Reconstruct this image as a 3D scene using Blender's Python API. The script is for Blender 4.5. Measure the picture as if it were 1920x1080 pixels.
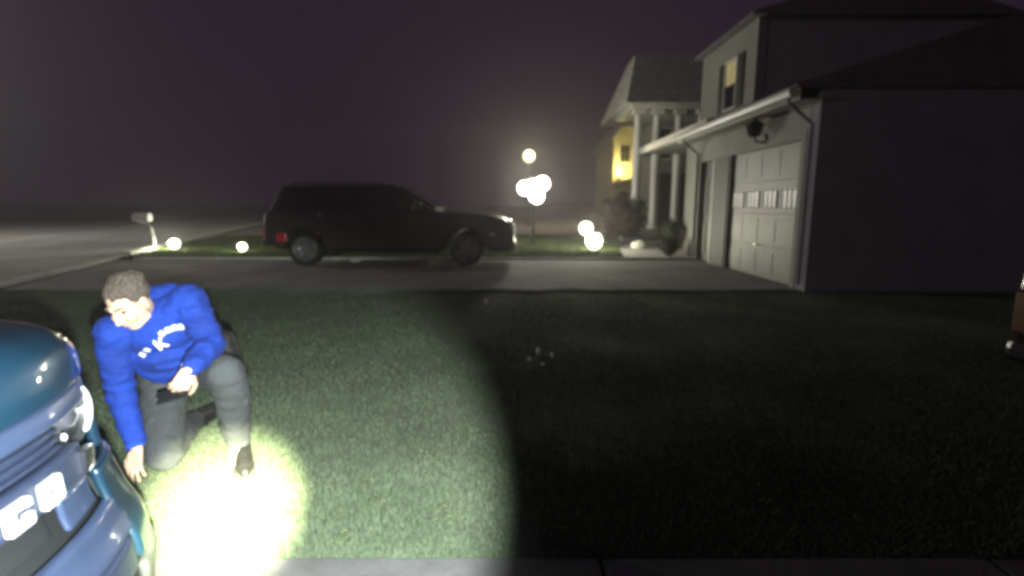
import bpy, bmesh, math, random
import numpy as np
from mathutils import Vector, Matrix, noise

random.seed(7)
rng = np.random.default_rng(7)
for _o in list(bpy.data.objects):
    bpy.data.objects.remove(_o)
SC = bpy.context.scene
COL = SC.collection
R = math.radians

# ------------------------------------------------------------------ camera
CAM_H = 1.36
cam_d = bpy.data.cameras.new('camera')
cam = bpy.data.objects.new('camera', cam_d)
COL.objects.link(cam)
cam.location = (0, 0, CAM_H)
cam.rotation_euler = (R(90) - math.atan(155 / 960), 0, 0)
cam_d.sensor_width = 36
cam_d.lens = 18
cam_d.clip_start = 0.02
cam_d.clip_end = 3000
cam_d.dof.use_dof = True
cam_d.dof.focus_distance = 2.2
cam_d.dof.aperture_fstop = 1.5
SC.camera = cam

# ------------------------------------------------------------------ night sky
W = bpy.data.worlds.new('World')
SC.world = W
W.use_nodes = True
wn = W.node_tree.nodes
wl = W.node_tree.links
bg = wn['Background']
sky = wn.new('ShaderNodeTexSky')
sky.sky_type = 'NISHITA'
sky.sun_disc = False
sky.sun_elevation = R(7)
sky.sun_rotation = R(-104)
wmix = wn.new('ShaderNodeMix')
wmix.data_type = 'RGBA'
wmix.inputs[0].default_value = 0.998
wl.new(sky.outputs[0], wmix.inputs[6])
wmix.inputs[7].default_value = (0.26, 0.145, 0.285, 1)     # urban night sky glow
wl.new(wmix.outputs[2], bg.inputs[0])
bg.inputs[1].default_value = 0.07

# low cold light raking in from the street side
sun_d = bpy.data.lights.new('sun', 'SUN')
sun_d.energy = 0.17
sun_d.angle = R(2.5)
sun_d.color = (1.0, 0.97, 0.86)
sun = bpy.data.objects.new('sun', sun_d)
COL.objects.link(sun)
sun.rotation_euler = Vector((0.93, 0.34, -0.12)).to_track_quat('-Z', 'Y').to_euler()

# hand torch carried beside the camera: wide spill and a hot core
TORCH = Vector((0.03, -0.03, 1.26))
TARGET = Vector((-1.34, 2.26, 0.0))
def spot(name, energy, size, blend, target, color, rad=0.02):
    d = bpy.data.lights.new(name, 'SPOT')
    d.energy = energy
    d.spot_size = R(size)
    d.spot_blend = blend
    d.color = color
    d.shadow_soft_size = rad
    o = bpy.data.objects.new(name, d)
    COL.objects.link(o)
    o.location = TORCH
    o.rotation_euler = (target - TORCH).to_track_quat('-Z', 'Y').to_euler()
    return o
spot('torch_spill', 1600, 56, 0.42, TARGET, (0.93, 1.0, 0.92))
spot('torch_core', 17000, 15.5, 1.0, TARGET + Vector((0.03, -0.11, 0)), (1.0, 1.0, 0.60))

SC.view_settings.view_transform = 'Standard'
SC.view_settings.look = 'None'
SC.view_settings.exposure = 0
SC.view_settings.gamma = 1
SC.render.engine = 'CYCLES'
SC.cycles.use_denoising = True
SC.cycles.filter_width = 3.6
SC.cycles.max_bounces = 6
SC.cycles.sample_clamp_indirect = 4

# ------------------------------------------------------------------ materials
MATS = {}
def mat(name, col, rough=0.6, metal=0.0, var=0.15, scale=8.0, bump=0.0, bscale=None, coat=0.0, emit=None, estr=0.0, trans=0.0, spec=None, col2=None):
    if name in MATS:
        return MATS[name]
    m = bpy.data.materials.new(name)
    m.use_nodes = True
    nt = m.node_tree
    b = nt.nodes['Principled BSDF']
    tc = nt.nodes.new('ShaderNodeTexCoord')
    nz = nt.nodes.new('ShaderNodeTexNoise')
    nz.inputs['Scale'].default_value = scale
    nz.inputs['Detail'].default_value = 5
    nz.inputs['Roughness'].default_value = 0.6
    nt.links.new(tc.outputs['Object'], nz.inputs['Vector'])
    rp = nt.nodes.new('ShaderNodeValToRGB')
    c2 = col2 or tuple(min(1, c * (1 + var)) for c in col)
    c1 = col if col2 else tuple(c * (1 - var) for c in col)
    rp.color_ramp.elements[0].position = 0.32
    rp.color_ramp.elements[1].position = 0.68
    rp.color_ramp.elements[0].color = (*c1, 1)
    rp.color_ramp.elements[1].color = (*c2, 1)
    nt.links.new(nz.outputs['Fac'], rp.inputs[0])
    nt.links.new(rp.outputs[0], b.inputs['Base Color'])
    b.inputs['Roughness'].default_value = rough
    b.inputs['Metallic'].default_value = metal
    b.inputs['Coat Weight'].default_value = coat
    b.inputs['Coat Roughness'].default_value = 0.06
    if trans:
        b.inputs['Transmission Weight'].default_value = trans
    if spec is not None:
        b.inputs['Specular IOR Level'].default_value = spec
    if emit:
        b.inputs['Emission Color'].default_value = (*emit, 1)
        b.inputs['Emission Strength'].default_value = estr
    if bump:
        n2 = nt.nodes.new('ShaderNodeTexNoise')
        n2.inputs['Scale'].default_value = bscale or scale * 6
        n2.inputs['Detail'].default_value = 4
        nt.links.new(tc.outputs['Object'], n2.inputs['Vector'])
        bp = nt.nodes.new('ShaderNodeBump')
        bp.inputs['Strength'].default_value = bump
        bp.inputs['Distance'].default_value = 0.01
        nt.links.new(n2.outputs['Fac'], bp.inputs['Height'])
        nt.links.new(bp.outputs[0], b.inputs['Normal'])
    MATS[name] = m
    return m

M_SOIL = mat('lawn_soil', (0.075, 0.090, 0.060), 0.95, scale=1.1, var=0.35, bump=0.8, bscale=40)
M_FIELD = mat('dry_ground', (0.26, 0.235, 0.23), 0.95, scale=0.2, var=0.2, bump=0.5, bscale=20)
M_GRASS = mat('grass_blade', (0.058, 0.086, 0.050), 0.8, scale=1.6, col2=(0.105, 0.138, 0.088), spec=0.2)
M_GRASSF = mat('far_grass_blade', (0.05, 0.085, 0.018), 0.75, scale=2.5, col2=(0.10, 0.13, 0.04), spec=0.2)
M_PAVE = mat('paving', (0.078, 0.077, 0.082), 0.9, scale=5, var=0.25, bump=0.4, bscale=90)
M_CONC = mat('concrete', (0.26, 0.255, 0.25), 0.9, scale=5, var=0.18, bump=0.4, bscale=90)
M_DRIVE = mat('drive_concrete', (0.22, 0.215, 0.215), 0.9, scale=0.9, var=0.3, bump=0.4, bscale=70)
M_ROAD = mat('asphalt', (0.33, 0.33, 0.32), 0.92, scale=0.5, var=0.3, bump=0.5, bscale=120)
M_KERB = mat('kerb_concrete', (0.60, 0.60, 0.55), 0.85, scale=3, var=0.2)
M_WHITE = mat('white_siding', (0.19, 0.192, 0.170), 0.7, scale=1.2, var=0.12, bump=0.15)
M_TRIM = mat('white_trim', (0.52, 0.515, 0.47), 0.35, scale=2.0, var=0.08)
M_GDOOR = mat('garage_paint', (0.23, 0.23, 0.212), 0.5, scale=1.6, var=0.13)
M_SHADEBRICK = mat('shade_toned_brick', (0.24, 0.232, 0.27), 0.9, scale=2, var=0.12, bump=0.2)  # brick of the unlit end walls, their shade set in the colour
M_ROOFLIT = mat('lit_shingle', (0.46, 0.46, 0.40), 0.9, scale=4, var=0.3, bump=0.5, bscale=30)  # roofs that catch the light, their brightness set in the colour
M_ROOFSHADE = mat('shaded_shingle', (0.11, 0.105, 0.115), 0.9, scale=4, var=0.25, bump=0.4, bscale=30)  # same shingle darkened in colour for the unlit roofs
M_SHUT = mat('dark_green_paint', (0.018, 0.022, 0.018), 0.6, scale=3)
M_GLASS = mat('dark_window_glass', (0.012, 0.013, 0.015), 0.08, var=0.1, spec=0.6)
M_REFLPANE = mat('reflecting_pane', (0.4, 0.35, 0.18), 0.4, emit=(1.0, 0.82, 0.38), estr=0.16)  # yellow reflection in the upper sash, put in as a faint glow
M_STONE = mat('porch_stone', (0.24, 0.235, 0.215), 0.9, scale=4, var=0.25, bump=0.4)
M_BLACKM = mat('black_metal', (0.012, 0.012, 0.012), 0.45, scale=5)
M_BLACKP = mat('black_car_paint', (0.028, 0.026, 0.029), 0.38, var=0.1, coat=0.35)
M_GREYP = mat('dark_grey_car_paint', (0.012, 0.012, 0.014), 0.25, var=0.1, coat=1.0)
M_CARGL = mat('tinted_car_glass', (0.018, 0.016, 0.018), 0.15, var=0.05, spec=0.7)
M_TYRE = mat('tyre_rubber', (0.012, 0.012, 0.012), 0.85, scale=20)
M_RIM = mat('alloy_rim', (0.30, 0.30, 0.31), 0.35, metal=0.7, scale=6)
M_CHROME = mat('chrome', (0.8, 0.8, 0.8), 0.12, metal=1.0, var=0.05)
M_RED = mat('red_lamp_lens', (0.30, 0.01, 0.02), 0.15, var=0.2, coat=0.8, emit=(1, 0.03, 0.06), estr=0.05)
M_AMBER = mat('amber_lamp_lens', (0.07, 0.022, 0.010), 0.3, var=0.2, coat=0.8, emit=(1, 0.35, 0.08), estr=0.004)
M_PLATE = mat('number_plate', (0.7, 0.7, 0.72), 0.4, var=0.1)
M_BARK = mat('bark', (0.05, 0.038, 0.028), 0.9, scale=9, var=0.3, bump=0.6)
M_LEAFR = mat('russet_leaf', (0.040, 0.022, 0.018), 0.7, scale=3, var=0.5)
M_LEAFD = mat('dark_leaf', (0.02, 0.028, 0.014), 0.7, scale=3, var=0.5)
M_BULBW = mat('white_lamp_glass', (0.9, 0.9, 0.8), 0.3, emit=(1.0, 0.94, 0.78), estr=14)
M_BULBY = mat('yellow_lamp_glass', (0.9, 0.9, 0.6), 0.3, emit=(1.0, 0.90, 0.42), estr=1.25)
M_BULBG = mat('path_lamp_glass', (0.9, 0.9, 0.7), 0.3, emit=(1.0, 0.97, 0.74), estr=7)
M_BULBO = mat('porch_lamp_glass', (0.9, 0.8, 0.5), 0.3, emit=(1.0, 0.75, 0.25), estr=5)
M_MAIL = mat('mailbox_metal', (0.5, 0.5, 0.5), 0.5, scale=12)
M_PAPER = mat('pale_scrap', (0.75, 0.73, 0.70), 0.5, scale=30)
M_PAINT = mat('teal_car_paint', (0.007, 0.027, 0.052), 0.32, metal=0.2, scale=2.5, var=0.10, coat=1.0)
M_PLAST = mat('grey_grille_plastic', (0.017, 0.024, 0.050), 0.38, scale=30, var=0.12)
M_PLASD = mat('dark_trim_plastic', (0.022, 0.024, 0.028), 0.5, scale=30, var=0.15)
M_LILAC = mat('satin_grey_bar', (0.026, 0.039, 0.082), 0.32, scale=8, var=0.1, coat=0.5)
M_TRIMG = mat('grey_cladding', (0.040, 0.045, 0.044), 0.6, scale=20, var=0.15)
M_LETTER = mat('white_letter', (0.50, 0.50, 0.54), 0.5, var=0.03)
M_LENS = mat('headlamp_lens', (0.10, 0.10, 0.13), 0.08, metal=0.5, var=0.1, coat=1.0)
M_DRL = mat('lamp_reflector', (0.42, 0.44, 0.47), 0.3, var=0.05)
M_VOID = mat('opening_black', (0.006, 0.007, 0.009), 0.7)
M_SKIN = mat('skin', (0.52, 0.36, 0.27), 0.55, scale=14, var=0.10)
M_HAIR = mat('grey_brown_hair', (0.075, 0.060, 0.050), 0.8, scale=60, var=0.5, bump=0.8, bscale=180)
M_SHIRT = mat('blue_fleece', (0.0012, 0.027, 0.25), 0.85, scale=5, var=0.22, bump=0.35, bscale=260)
M_RIB = mat('blue_rib', (0.008, 0.06, 0.50), 0.9, scale=40, var=0.15, bump=0.5, bscale=300)
M_TROU = mat('grey_trousers', (0.044, 0.049, 0.055), 0.9, scale=8, var=0.15, bump=0.35, bscale=240)
M_SHOE = mat('black_shoe', (0.012, 0.012, 0.013), 0.5, scale=20)
M_SOLE = mat('dark_sole', (0.03, 0.03, 0.03), 0.7)
M_SOCK = mat('grey_sock', (0.30, 0.30, 0.31), 0.95, scale=40)
M_PRINT = mat('white_print', (0.82, 0.83, 0.80), 0.7, scale=60)
M_EYE = mat('eye', (0.06, 0.04, 0.03), 0.2)
M_LIP = mat('lip', (0.36, 0.17, 0.14), 0.5)

# ------------------------------------------------------------------ builders
ORG = {}
def put(o, parent, wl=None):
    COL.objects.link(o)
    if parent is not None:
        o.parent = parent
    return o
def tag(o, label=None, cat=None, group=None, kind=None):
    if label: o['label'] = label
    if cat: o['category'] = cat
    if group: o['group'] = group
    if kind: o['kind'] = kind
    return o
def thing(name, loc, label, cat, group=None):
    o = bpy.data.objects.new(name, None)
    o.empty_display_size = 0.2
    o.location = loc
    COL.objects.link(o)
    ORG[o.name] = Vector(loc)
    return tag(o, label, cat, group)
def obj(name, bm, m, parent=None, smooth=False, bevel=0.0, seg=1):
    """link a bmesh (world coordinates) as one mesh object, offset to its parent's origin"""
    me = bpy.data.meshes.new(name)
    if isinstance(bm, bmesh.types.BMesh):
        bmesh.ops.recalc_face_normals(bm, faces=bm.faces)
        bm.to_mesh(me)
        bm.free()
    else:
        me = bm
    o = bpy.data.objects.new(name, me)
    me.materials.clear()
    me.materials.append(m)
    put(o, parent)
    org = Vector((0, 0, 0))
    if parent is not None:
        org = ORG.get(parent.name, Vector((0, 0, 0)))
        me.transform(Matrix.Translation(-org))
        ORG[o.name] = org
    if smooth:
        me.polygons.foreach_set('use_smooth', [True] * len(me.polygons))
    if bevel:
        md = o.modifiers.new('bevel', 'BEVEL')
        md.width = bevel
        md.segments = seg
        md.limit_method = 'ANGLE'
    return o
def bm_box(x0, x1, y0, y1, z0, z1, bm=None):
    bm = bm or bmesh.new()
    v = [bm.verts.new(p) for p in ((x0, y0, z0), (x1, y0, z0), (x1, y1, z0), (x0, y1, z0), (x0, y0, z1), (x1, y0, z1), (x1, y1, z1), (x0, y1, z1))]
    for f in ((0, 3, 2, 1), (4, 5, 6, 7), (0, 1, 5, 4), (1, 2, 6, 5), (2, 3, 7, 6), (3, 0, 4, 7)):
        bm.faces.new([v[i] for i in f])
    return bm
def box(name, x0, x1, y0, y1, z0, z1, m, parent=None, bevel=0.0):
    return obj(name, bm_box(x0, x1, y0, y1, z0, z1), m, parent, bevel=bevel)
def bm_poly(pts, vec, bm=None):
    """prism: polygon pts swept by vec"""
    bm = bm or bmesh.new()
    a = [bm.verts.new(p) for p in pts]
    b = [bm.verts.new(Vector(p) + Vector(vec)) for p in pts]
    n = len(pts)
    bm.faces.new(a)
    bm.faces.new(b[::-1])
    for i in range(n):
        bm.faces.new((a[i], b[i], b[(i + 1) % n], a[(i + 1) % n]))
    return bm
def frame_of(d):
    d = Vector(d).normalized()
    u = d.orthogonal().normalized()
    return d, u, d.cross(u)
def bm_tube(path, rads, seg=12, bm=None, cap=True):
    bm = bm or bmesh.new()
    rings = []
    n = len(path)
    path = [Vector(p) for p in path]
    if not hasattr(rads, '__len__'):
        rads = [rads] * n
    d0 = (path[1] - path[0]).normalized()
    u = d0.orthogonal().normalized()
    for i, p in enumerate(path):
        d = (path[min(i + 1, n - 1)] - path[max(i - 1, 0)]).normalized()
        u = (u - d * u.dot(d)).normalized()
        w = d.cross(u)
        rings.append([bm.verts.new(p + (u * math.cos(2 * math.pi * k / seg) + w * math.sin(2 * math.pi * k / seg)) * rads[i]) for k in range(seg)])
    for a, b in zip(rings, rings[1:]):
        for k in range(seg):
            bm.faces.new((a[k], a[(k + 1) % seg], b[(k + 1) % seg], b[k]))
    if cap:
        bm.faces.new(rings[0][::-1])
        bm.faces.new(rings[-1])
    return bm
def bm_lathe(c, axis, prof, seg=24, bm=None, close=True):
    """prof: list of (distance along axis, radius)"""
    bm = bm or bmesh.new()
    d, u, w = frame_of(axis)
    c = Vector(c)
    rings = []
    for t, r in prof:
        if r < 1e-5:
            rings.append([bm.verts.new(c + d * t)])
        else:
            rings.append([bm.verts.new(c + d * t + (u * math.cos(2 * math.pi * k / seg) + w * math.sin(2 * math.pi * k / seg)) * r) for k in range(seg)])
    for a, b in zip(rings, rings[1:]):
        for k in range(seg):
            k2 = (k + 1) % seg
            if len(a) == 1 and len(b) == 1: continue
            if len(a) == 1: bm.faces.new((a[0], b[k2], b[k]))
            elif len(b) == 1: bm.faces.new((a[k], a[k2], b[0]))
            else: bm.faces.new((a[k], a[k2], b[k2], b[k]))
    if close:
        if len(rings[0]) > 1: bm.faces.new(rings[0][::-1])
        if len(rings[-1]) > 1: bm.faces.new(rings[-1])
    return bm
def bm_ball(c, r, seg=16, bm=None, rot=None):
    bm = bm or bmesh.new()
    rr = Vector(r) if hasattr(r, '__len__') else Vector((r, r, r))
    mtx = Matrix.Translation(Vector(c)) @ (rot.to_4x4() if rot is not None else Matrix.Identity(4)) @ Matrix.Diagonal((*rr, 1))
    bmesh.ops.create_uvsphere(bm, u_segments=seg, v_segments=max(6, seg // 2 + 2), radius=1, matrix=mtx)
    return bm
def grid(fn, us, vs, bm=None):
    bm = bm or bmesh.new()
    g = [[bm.verts.new(fn(u, v)) for v in vs] for u in us]
    for i in range(len(us) - 1):
        for j in range(len(vs) - 1):
            bm.faces.new((g[i][j], g[i + 1][j], g[i + 1][j + 1], g[i][j + 1]))
    return bm
def solid(bm, vec):
    """give an open sheet a back and rim"""
    ret = bmesh.ops.extrude_face_region(bm, geom=bm.faces[:])
    vs = [e for e in ret['geom'] if isinstance(e, bmesh.types.BMVert)]
    bmesh.ops.translate(bm, verts=vs, vec=Vector(vec))
    return bm
def lin(a, b, n):
    return [a + (b - a) * i / (n - 1) for i in range(n)]

# ------------------------------------------------------------------ the setting
def ground_sheet(name, pts, z, m, kind='structure'):
    bm = bmesh.new()
    bm.faces.new([bm.verts.new((x, y, z)) for x, y in pts])
    o = obj(name, bm, m)
    return tag(o, kind=kind)
ground_sheet('ground', [(-900, -60), (900, -60), (900, 1500), (-900, 1500)], -0.012, M_FIELD)
ground_sheet('lawn_soil', [(-9, 1.75), (14, 1.75), (14, 8.4), (-8.6, 8.4)], -0.008, M_SOIL)
ground_sheet('far_lawn_soil', [(-9.85, 12.8), (4.7, 12.8), (4.7, 24), (-13.6, 24)], -0.008, M_SOIL)

SD = Vector((-3.972, 11.967, 0)).normalized()            # direction of the street
SN = Vector((SD.y, -SD.x, 0))                            # to the house side
def street(t, off):
    p = Vector((-8.532, 8.423, 0)) + SD * t - SN * off
    return (p.x, p.y)
ground_sheet('street', [street(-40, 0.28), street(300, 0.28), street(300, 7.9), street(-40, 7.9)], -0.004, M_ROAD)
# kerb stones along the near side of the street: a pale line broken by the driveway apron
kerb = thing('kerb', (*street(0, 0.14), 0), 'long pale concrete kerb along the near side of the street', 'kerb')
for i in range(-4, 40):
    t0, t1 = i * 1.9, i * 1.9 + 1.886
    a, b, c, d = street(t0, 0), street(t1, 0), street(t1, 0.27), street(t0, 0.27)
    low = 0.055 if i in (0, 1, 2) else 0.12
    h = random.uniform(-0.006, 0.006)
    bm = bm_poly([(*a, -0.01), (*b, -0.01), (*c, -0.01), (*d, -0.01)], (0, 0, low + h))
    obj('kerb_stone', bm, M_KERB, kerb, bevel=0.015)
kerb['kind'] = 'structure'

# the neighbour's driveway, running from the street to the side-loading garage
DN, DF = 8.15, 12.91
drive = ground_sheet('driveway', [(-8.3, DN), (4.7, DN), (4.7, DF), (-9.75, DF)], 0.004, M_DRIVE)
for i in range(16):
    x0 = -9.6 + i * 0.9
    box('edging_block', x0, x0 + 0.885, DF, DF + 0.13, -0.01, 0.055 + random.uniform(-0.004, 0.004), M_KERB, drive, bevel=0.01)
# the paved drive the camera stands on
near = ground_sheet('paved_drive', [(-9, -6), (9, -6), (9, 1.8), (-9, 1.8)], -0.004, M_SOIL)
for i in range(-5, 5):
    for j in range(-2, 1):
        x0, y0 = i * 1.5 + 0.35, j * 1.5 + 0.3
        box('slab', x0, x0 + 1.485, y0, y0 + 1.485 + (0.0 if j < 0 else 0.01), -0.03, 0.012 + random.uniform(-0.003, 0.003), M_PAVE, near, bevel=0.008)
# front path to the porch
path = ground_sheet('front_path', [(2.9, DF + 0.14), (4.6, DF + 0.14), (5.0, 19.0), (3.9, 19.0)], 0.003, M_CONC)

# grass ------------------------------------------------------------
def grass(name, n, xy, hgt, wid, m, label):
    pts = xy(n)
    k = len(pts)
    ang = rng.uniform(0, 2 * np.pi, k)
    lean = rng.uniform(0, 2 * np.pi, k)
    h = hgt * rng.uniform(0.5, 1.25, k) * pts[:, 2]
    w = wid * rng.uniform(0.7, 1.3, k)
    la = h * rng.uniform(0.15, 0.9, k)
    dx, dy = np.cos(ang) * w, np.sin(ang) * w
    lx, ly = np.cos(lean) * la, np.sin(lean) * la
    V = np.zeros((k, 5, 3), np.float32)
    V[:, 0] = np.stack([pts[:, 0] - dx, pts[:, 1] - dy, np.full(k, -0.012)], 1)
    V[:, 1] = np.stack([pts[:, 0] + dx, pts[:, 1] + dy, np.full(k, -0.012)], 1)
    V[:, 2] = np.stack([pts[:, 0] + dx * .7 + lx * .4, pts[:, 1] + dy * .7 + ly * .4, h * .6], 1)
    V[:, 3] = np.stack([pts[:, 0] - dx * .7 + lx * .4, pts[:, 1] - dy * .7 + ly * .4, h * .6], 1)
    V[:, 4] = np.stack([pts[:, 0] + lx, pts[:, 1] + ly, h], 1)
    me = bpy.data.meshes.new(name)
    b = (np.arange(k) * 5)[:, None]
    quads = (b + np.array([[0, 1, 2, 3]])).reshape(-1)
    tris = (b + np.array([[3, 2, 4]])).reshape(-1)
    loops = np.concatenate([quads, tris]).astype(np.int32)
    me.vertices.add(k * 5)
    me.vertices.foreach_set('co', V.reshape(-1))
    me.loops.add(len(loops))
    me.loops.foreach_set('vertex_index', loops)
    me.polygons.add(2 * k)
    st = np.concatenate([np.arange(k) * 4, k * 4 + np.arange(k) * 3]).astype(np.int32)
    me.polygons.foreach_set('loop_start', st)
    me.update(calc_edges=True)
    me.validate()
    o = bpy.data.objects.new(name, me)
    me.materials.append(m)
    COL.objects.link(o)
    return tag(o, label, 'grass', kind='stuff')
def near_xy(n):
    y = 1.80 + (8.28 - 1.80) * rng.uniform(0, 1, n) ** 1.7
    x = rng.uniform(-1, 1, n) * (1.0 + y * 1.05)
    k = n // 12                                        # ragged fringe along the far drive
    x[:k] = rng.uniform(-8, 4.6, k)
    wav = np.array([noise.noise(Vector((a * 1.7, 0, 9.0))) + .5 * noise.noise(Vector((a * 6.0, 4, 9.0))) for a in x[:k]])
    y[:k] = 8.12 + wav * .16 - np.abs(rng.normal(0, .16, k)) + .10
    patch = np.array([noise.noise(Vector((a * 1.1, b * 1.1, 3.0))) for a, b in zip(x, y)])
    s = 0.85 + 0.5 * patch
    cl = np.exp(-(((x + 0.92) / .30) ** 2 + ((y - 2.2) / .26) ** 2)) + .7 * np.exp(-(((x + .55) / .18) ** 2 + ((y - 2.35) / .15) ** 2))
    s = s + cl * 0.9
    keep = rng.uniform(0, 1, n) < np.clip(0.85 + patch * 0.9, 0.35, 1)
    # trodden flat under the kneeling figure
    near_p = np.hypot(x + 1.75, y - 2.55) < 0.35
    s = np.where(near_p, s * 0.5, s)
    return np.stack([x, y, np.clip(s, .3, 2.2)], 1)[keep]
grass('lawn_grass', 300000, near_xy, 0.021, 0.0021, M_GRASS, 'short worn lawn grass between the two drives')
def weeds(spots, n):
    fol = bmesh.new()
    for (cx, cy, sp) in spots:
        for i in range(n):
            p = Vector((cx + random.gauss(0, sp), cy + random.gauss(0, sp), random.uniform(.004, .03)))
            d, u, w = frame_of(Vector((random.uniform(-.7, .7), random.uniform(-.7, .7), 1)))
            a_ = random.uniform(0, 6.28)
            u, w = u * math.cos(a_) + w * math.sin(a_), w * math.cos(a_) - u * math.sin(a_)
            k = random.uniform(.008, .020)
            fol.faces.new([fol.verts.new(q) for q in (p + u * k, p + w * k * .45 + d * .003, p - u * k, p - w * k * .45 + d * .003)])
    o = obj('lawn_weeds', fol, M_WEED)
    tag(o, 'small broad-leaved weeds in the torch-lit lawn', 'weeds', kind='stuff')
M_WEED = mat('weed_leaf', (0.045, 0.065, 0.03), 0.7, scale=12, col2=(0.09, 0.115, 0.055))
weeds([(-.90, 2.25, .06), (-.80, 2.05, .05), (-.98, 2.08, .04), (-.72, 2.32, .03), (-.62, 2.16, .03), (-.45, 2.6, .05), (-.3, 2.05, .04), (-.9, 3.6, .07), (-1.6, 4.3, .08), (-.5, 4.0, .08), (-2.6, 3.9, .08), (.6, 2.7, .06), (1.6, 3.3, .08), (-.15, 3.2, .06), (-1.0, 5.2, .1), (-.7, 1.9, .03)], 34)
def far_xy(n):
    y = DF + 0.13 + 10 * rng.uniform(0, 1, n) ** 1.3
    x = rng.uniform(-12.5, 4.6, n)
    keep = ~((x > 2.85 + (y - DF) * 0.15) & (x < 5.0)) & (x > -10.0 - (y - 12.9) * 0.335)
    return np.stack([x, y, np.ones(n)], 1)[keep]
grass('far_lawn_grass', 90000, far_xy, 0.07, 0.009, M_GRASSF, 'lawn grass beyond the far driveway lit by garden lamps')

# ------------------------------------------------------------------ the house with the side-loading garage
H = thing('white_house', (4.66, 8.4, 0), 'two-storey pale house with columned portico and a side-loading garage', 'house')
GX = 4.66
# garage wing walls: pieces round the door opening, all facing the driveway
GD0, GD1, GDZ = 8.50, 11.14, 2.40
box('wall', GX, GX + 0.2, 8.30, GD0, 0, 3.0, M_WHITE, H)
box('wall', GX, GX + 0.2, GD0, 13.60, GDZ, 3.0, M_WHITE, H)
box('wall', GX, GX + 0.2, 12.92, 13.60, 0, GDZ, M_WHITE, H)
box('shaded_brick_wall', GX + 0.004, 12.0, 8.06, 8.297, 0, 3.098, M_SHADEBRICK, H)
box('wall', GX + 0.21, 12.0, 13.40, 13.60, 0, 3.0, M_WHITE, H)
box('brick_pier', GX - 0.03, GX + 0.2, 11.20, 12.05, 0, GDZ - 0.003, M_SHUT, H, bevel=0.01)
box('wall', GX + 0.01, GX + 0.2, 12.055, 12.20, 0, GDZ - 0.003, M_TRIM, H)
sd = box('side_door', GX + 0.09, GX + 0.14, 12.20, 12.92, 0.02, GDZ - 0.01, M_SHUT, H)
for z0, z1 in ((0.2, 0.95), (1.1, 1.95)):
    for y0 in (12.28, 12.60):
        box('door_panel', GX + 0.075, GX + 0.095, y0, y0 + 0.25, z0, z1, M_SHUT, sd, bevel=0.006)
obj('handle', bm_ball((GX + 0.06, 12.85, 1.0), 0.03), M_CHROME, sd, smooth=True)
# garage door: four sections of raised panels, the third glazed
gd = box('garage_door', GX + 0.075, GX + 0.11, GD0, GD1, 0.01, GDZ, M_GDOOR, H)
sw = (GD1 - GD0) / 4
for r_ in range(4):
    z0 = 0.01 + r_ * 0.597
    box('section', GX + 0.058, GX + 0.074, GD0 + 0.01, GD1 - 0.01, z0 + 0.003, z0 + 0.594, M_GDOOR, gd, bevel=0.004)
    for c_ in range(4):
        y0 = GD0 + c_ * sw + 0.07
        if r_ == 2:
            p = box('pane', GX + 0.05, GX + 0.0575, y0 + 0.03, y0 + sw - 0.17, z0 + 0.12, z0 + 0.41, M_TRIM, gd)
            for k in range(4):
                yy = y0 + 0.03 + (sw - 0.2) * k / 3
                box('glazing_bar', GX + 0.038, GX + 0.0495, yy - 0.008, yy + 0.008, z0 + 0.10, z0 + 0.43, M_GDOOR, gd)
        else:
            box('raised_panel', GX + 0.051, GX + 0.0575, y0, y0 + sw - 0.14, z0 + 0.09, z0 + 0.50, M_GDOOR, gd, bevel=0.009)
obj('handle', bm_tube([(GX + 0.02, 9.8, 0.62), (GX + 0.02, 9.96, 0.62)], 0.013), M_CHROME, gd)
for y0, y1, z0, z1 in ((GD0 - 0.14, GD0, 0, GDZ + 0.13), (GD1, GD1 + 0.055, 0, GDZ + 0.13), (GD0 + .001, GD1 - .001, GDZ + 0.001, GDZ + 0.13)):
    box('door_casing', GX - 0.012, GX - 0.002, y0, y1, z0, z1, M_WHITE, H)
# eaves: soffit, fascia and gutter
box('soffit', 4.32, GX + 0.3, 8.02, 13.72, 2.93, 2.958, M_WHITE, H)
gut = bmesh.new()
prof = [(4.30, 3.08), (4.30, 3.06), (4.28, 2.99), (4.26, 2.965), (4.20, 2.96), (4.15, 2.98), (4.135, 3.04), (4.14, 3.085), (4.16, 3.085), (4.16, 3.06), (4.20, 3.05)]
bm_poly([(x, 8.02, z) for x, z in prof], (0, 5.68, 0), gut)
obj('gutter', gut, M_TRIM, H)
box('fascia', 4.302, 4.318, 8.02, 13.72, 2.935, 3.10, M_TRIM, H)
for y in (8.16, 13.0):
    obj('downspout', bm_tube([(4.22, y, 2.96), (4.22, y, 2.9), (GX - 0.06, y, 2.6), (GX - 0.06, y, 0.1)], 0.035, 8), M_WHITE if y > 10 else M_SHADEBRICK, H)
# lean roof of the garage up to the recessed upper storey
bm = bmesh.new()
bm_poly([(4.25, 8.0, 3.10), (4.25, 8.0, 3.15), (5.75, 8.0, 3.62), (8.2, 8.0, 4.4), (12.4, 8.0, 3.1)], (0, 4.5, 0), bm)
obj('garage_roof', bm, M_ROOFSHADE, H)
bm_ = bmesh.new()
bm_poly([(4.25, 12.503, 3.10), (4.25, 12.503, 3.15), (5.655, 12.503, 3.58), (5.655, 12.503, 3.10)], (0, 1.22, 0), bm_)
obj('lean_to_roof', bm_, M_ROOFLIT, H)
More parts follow.
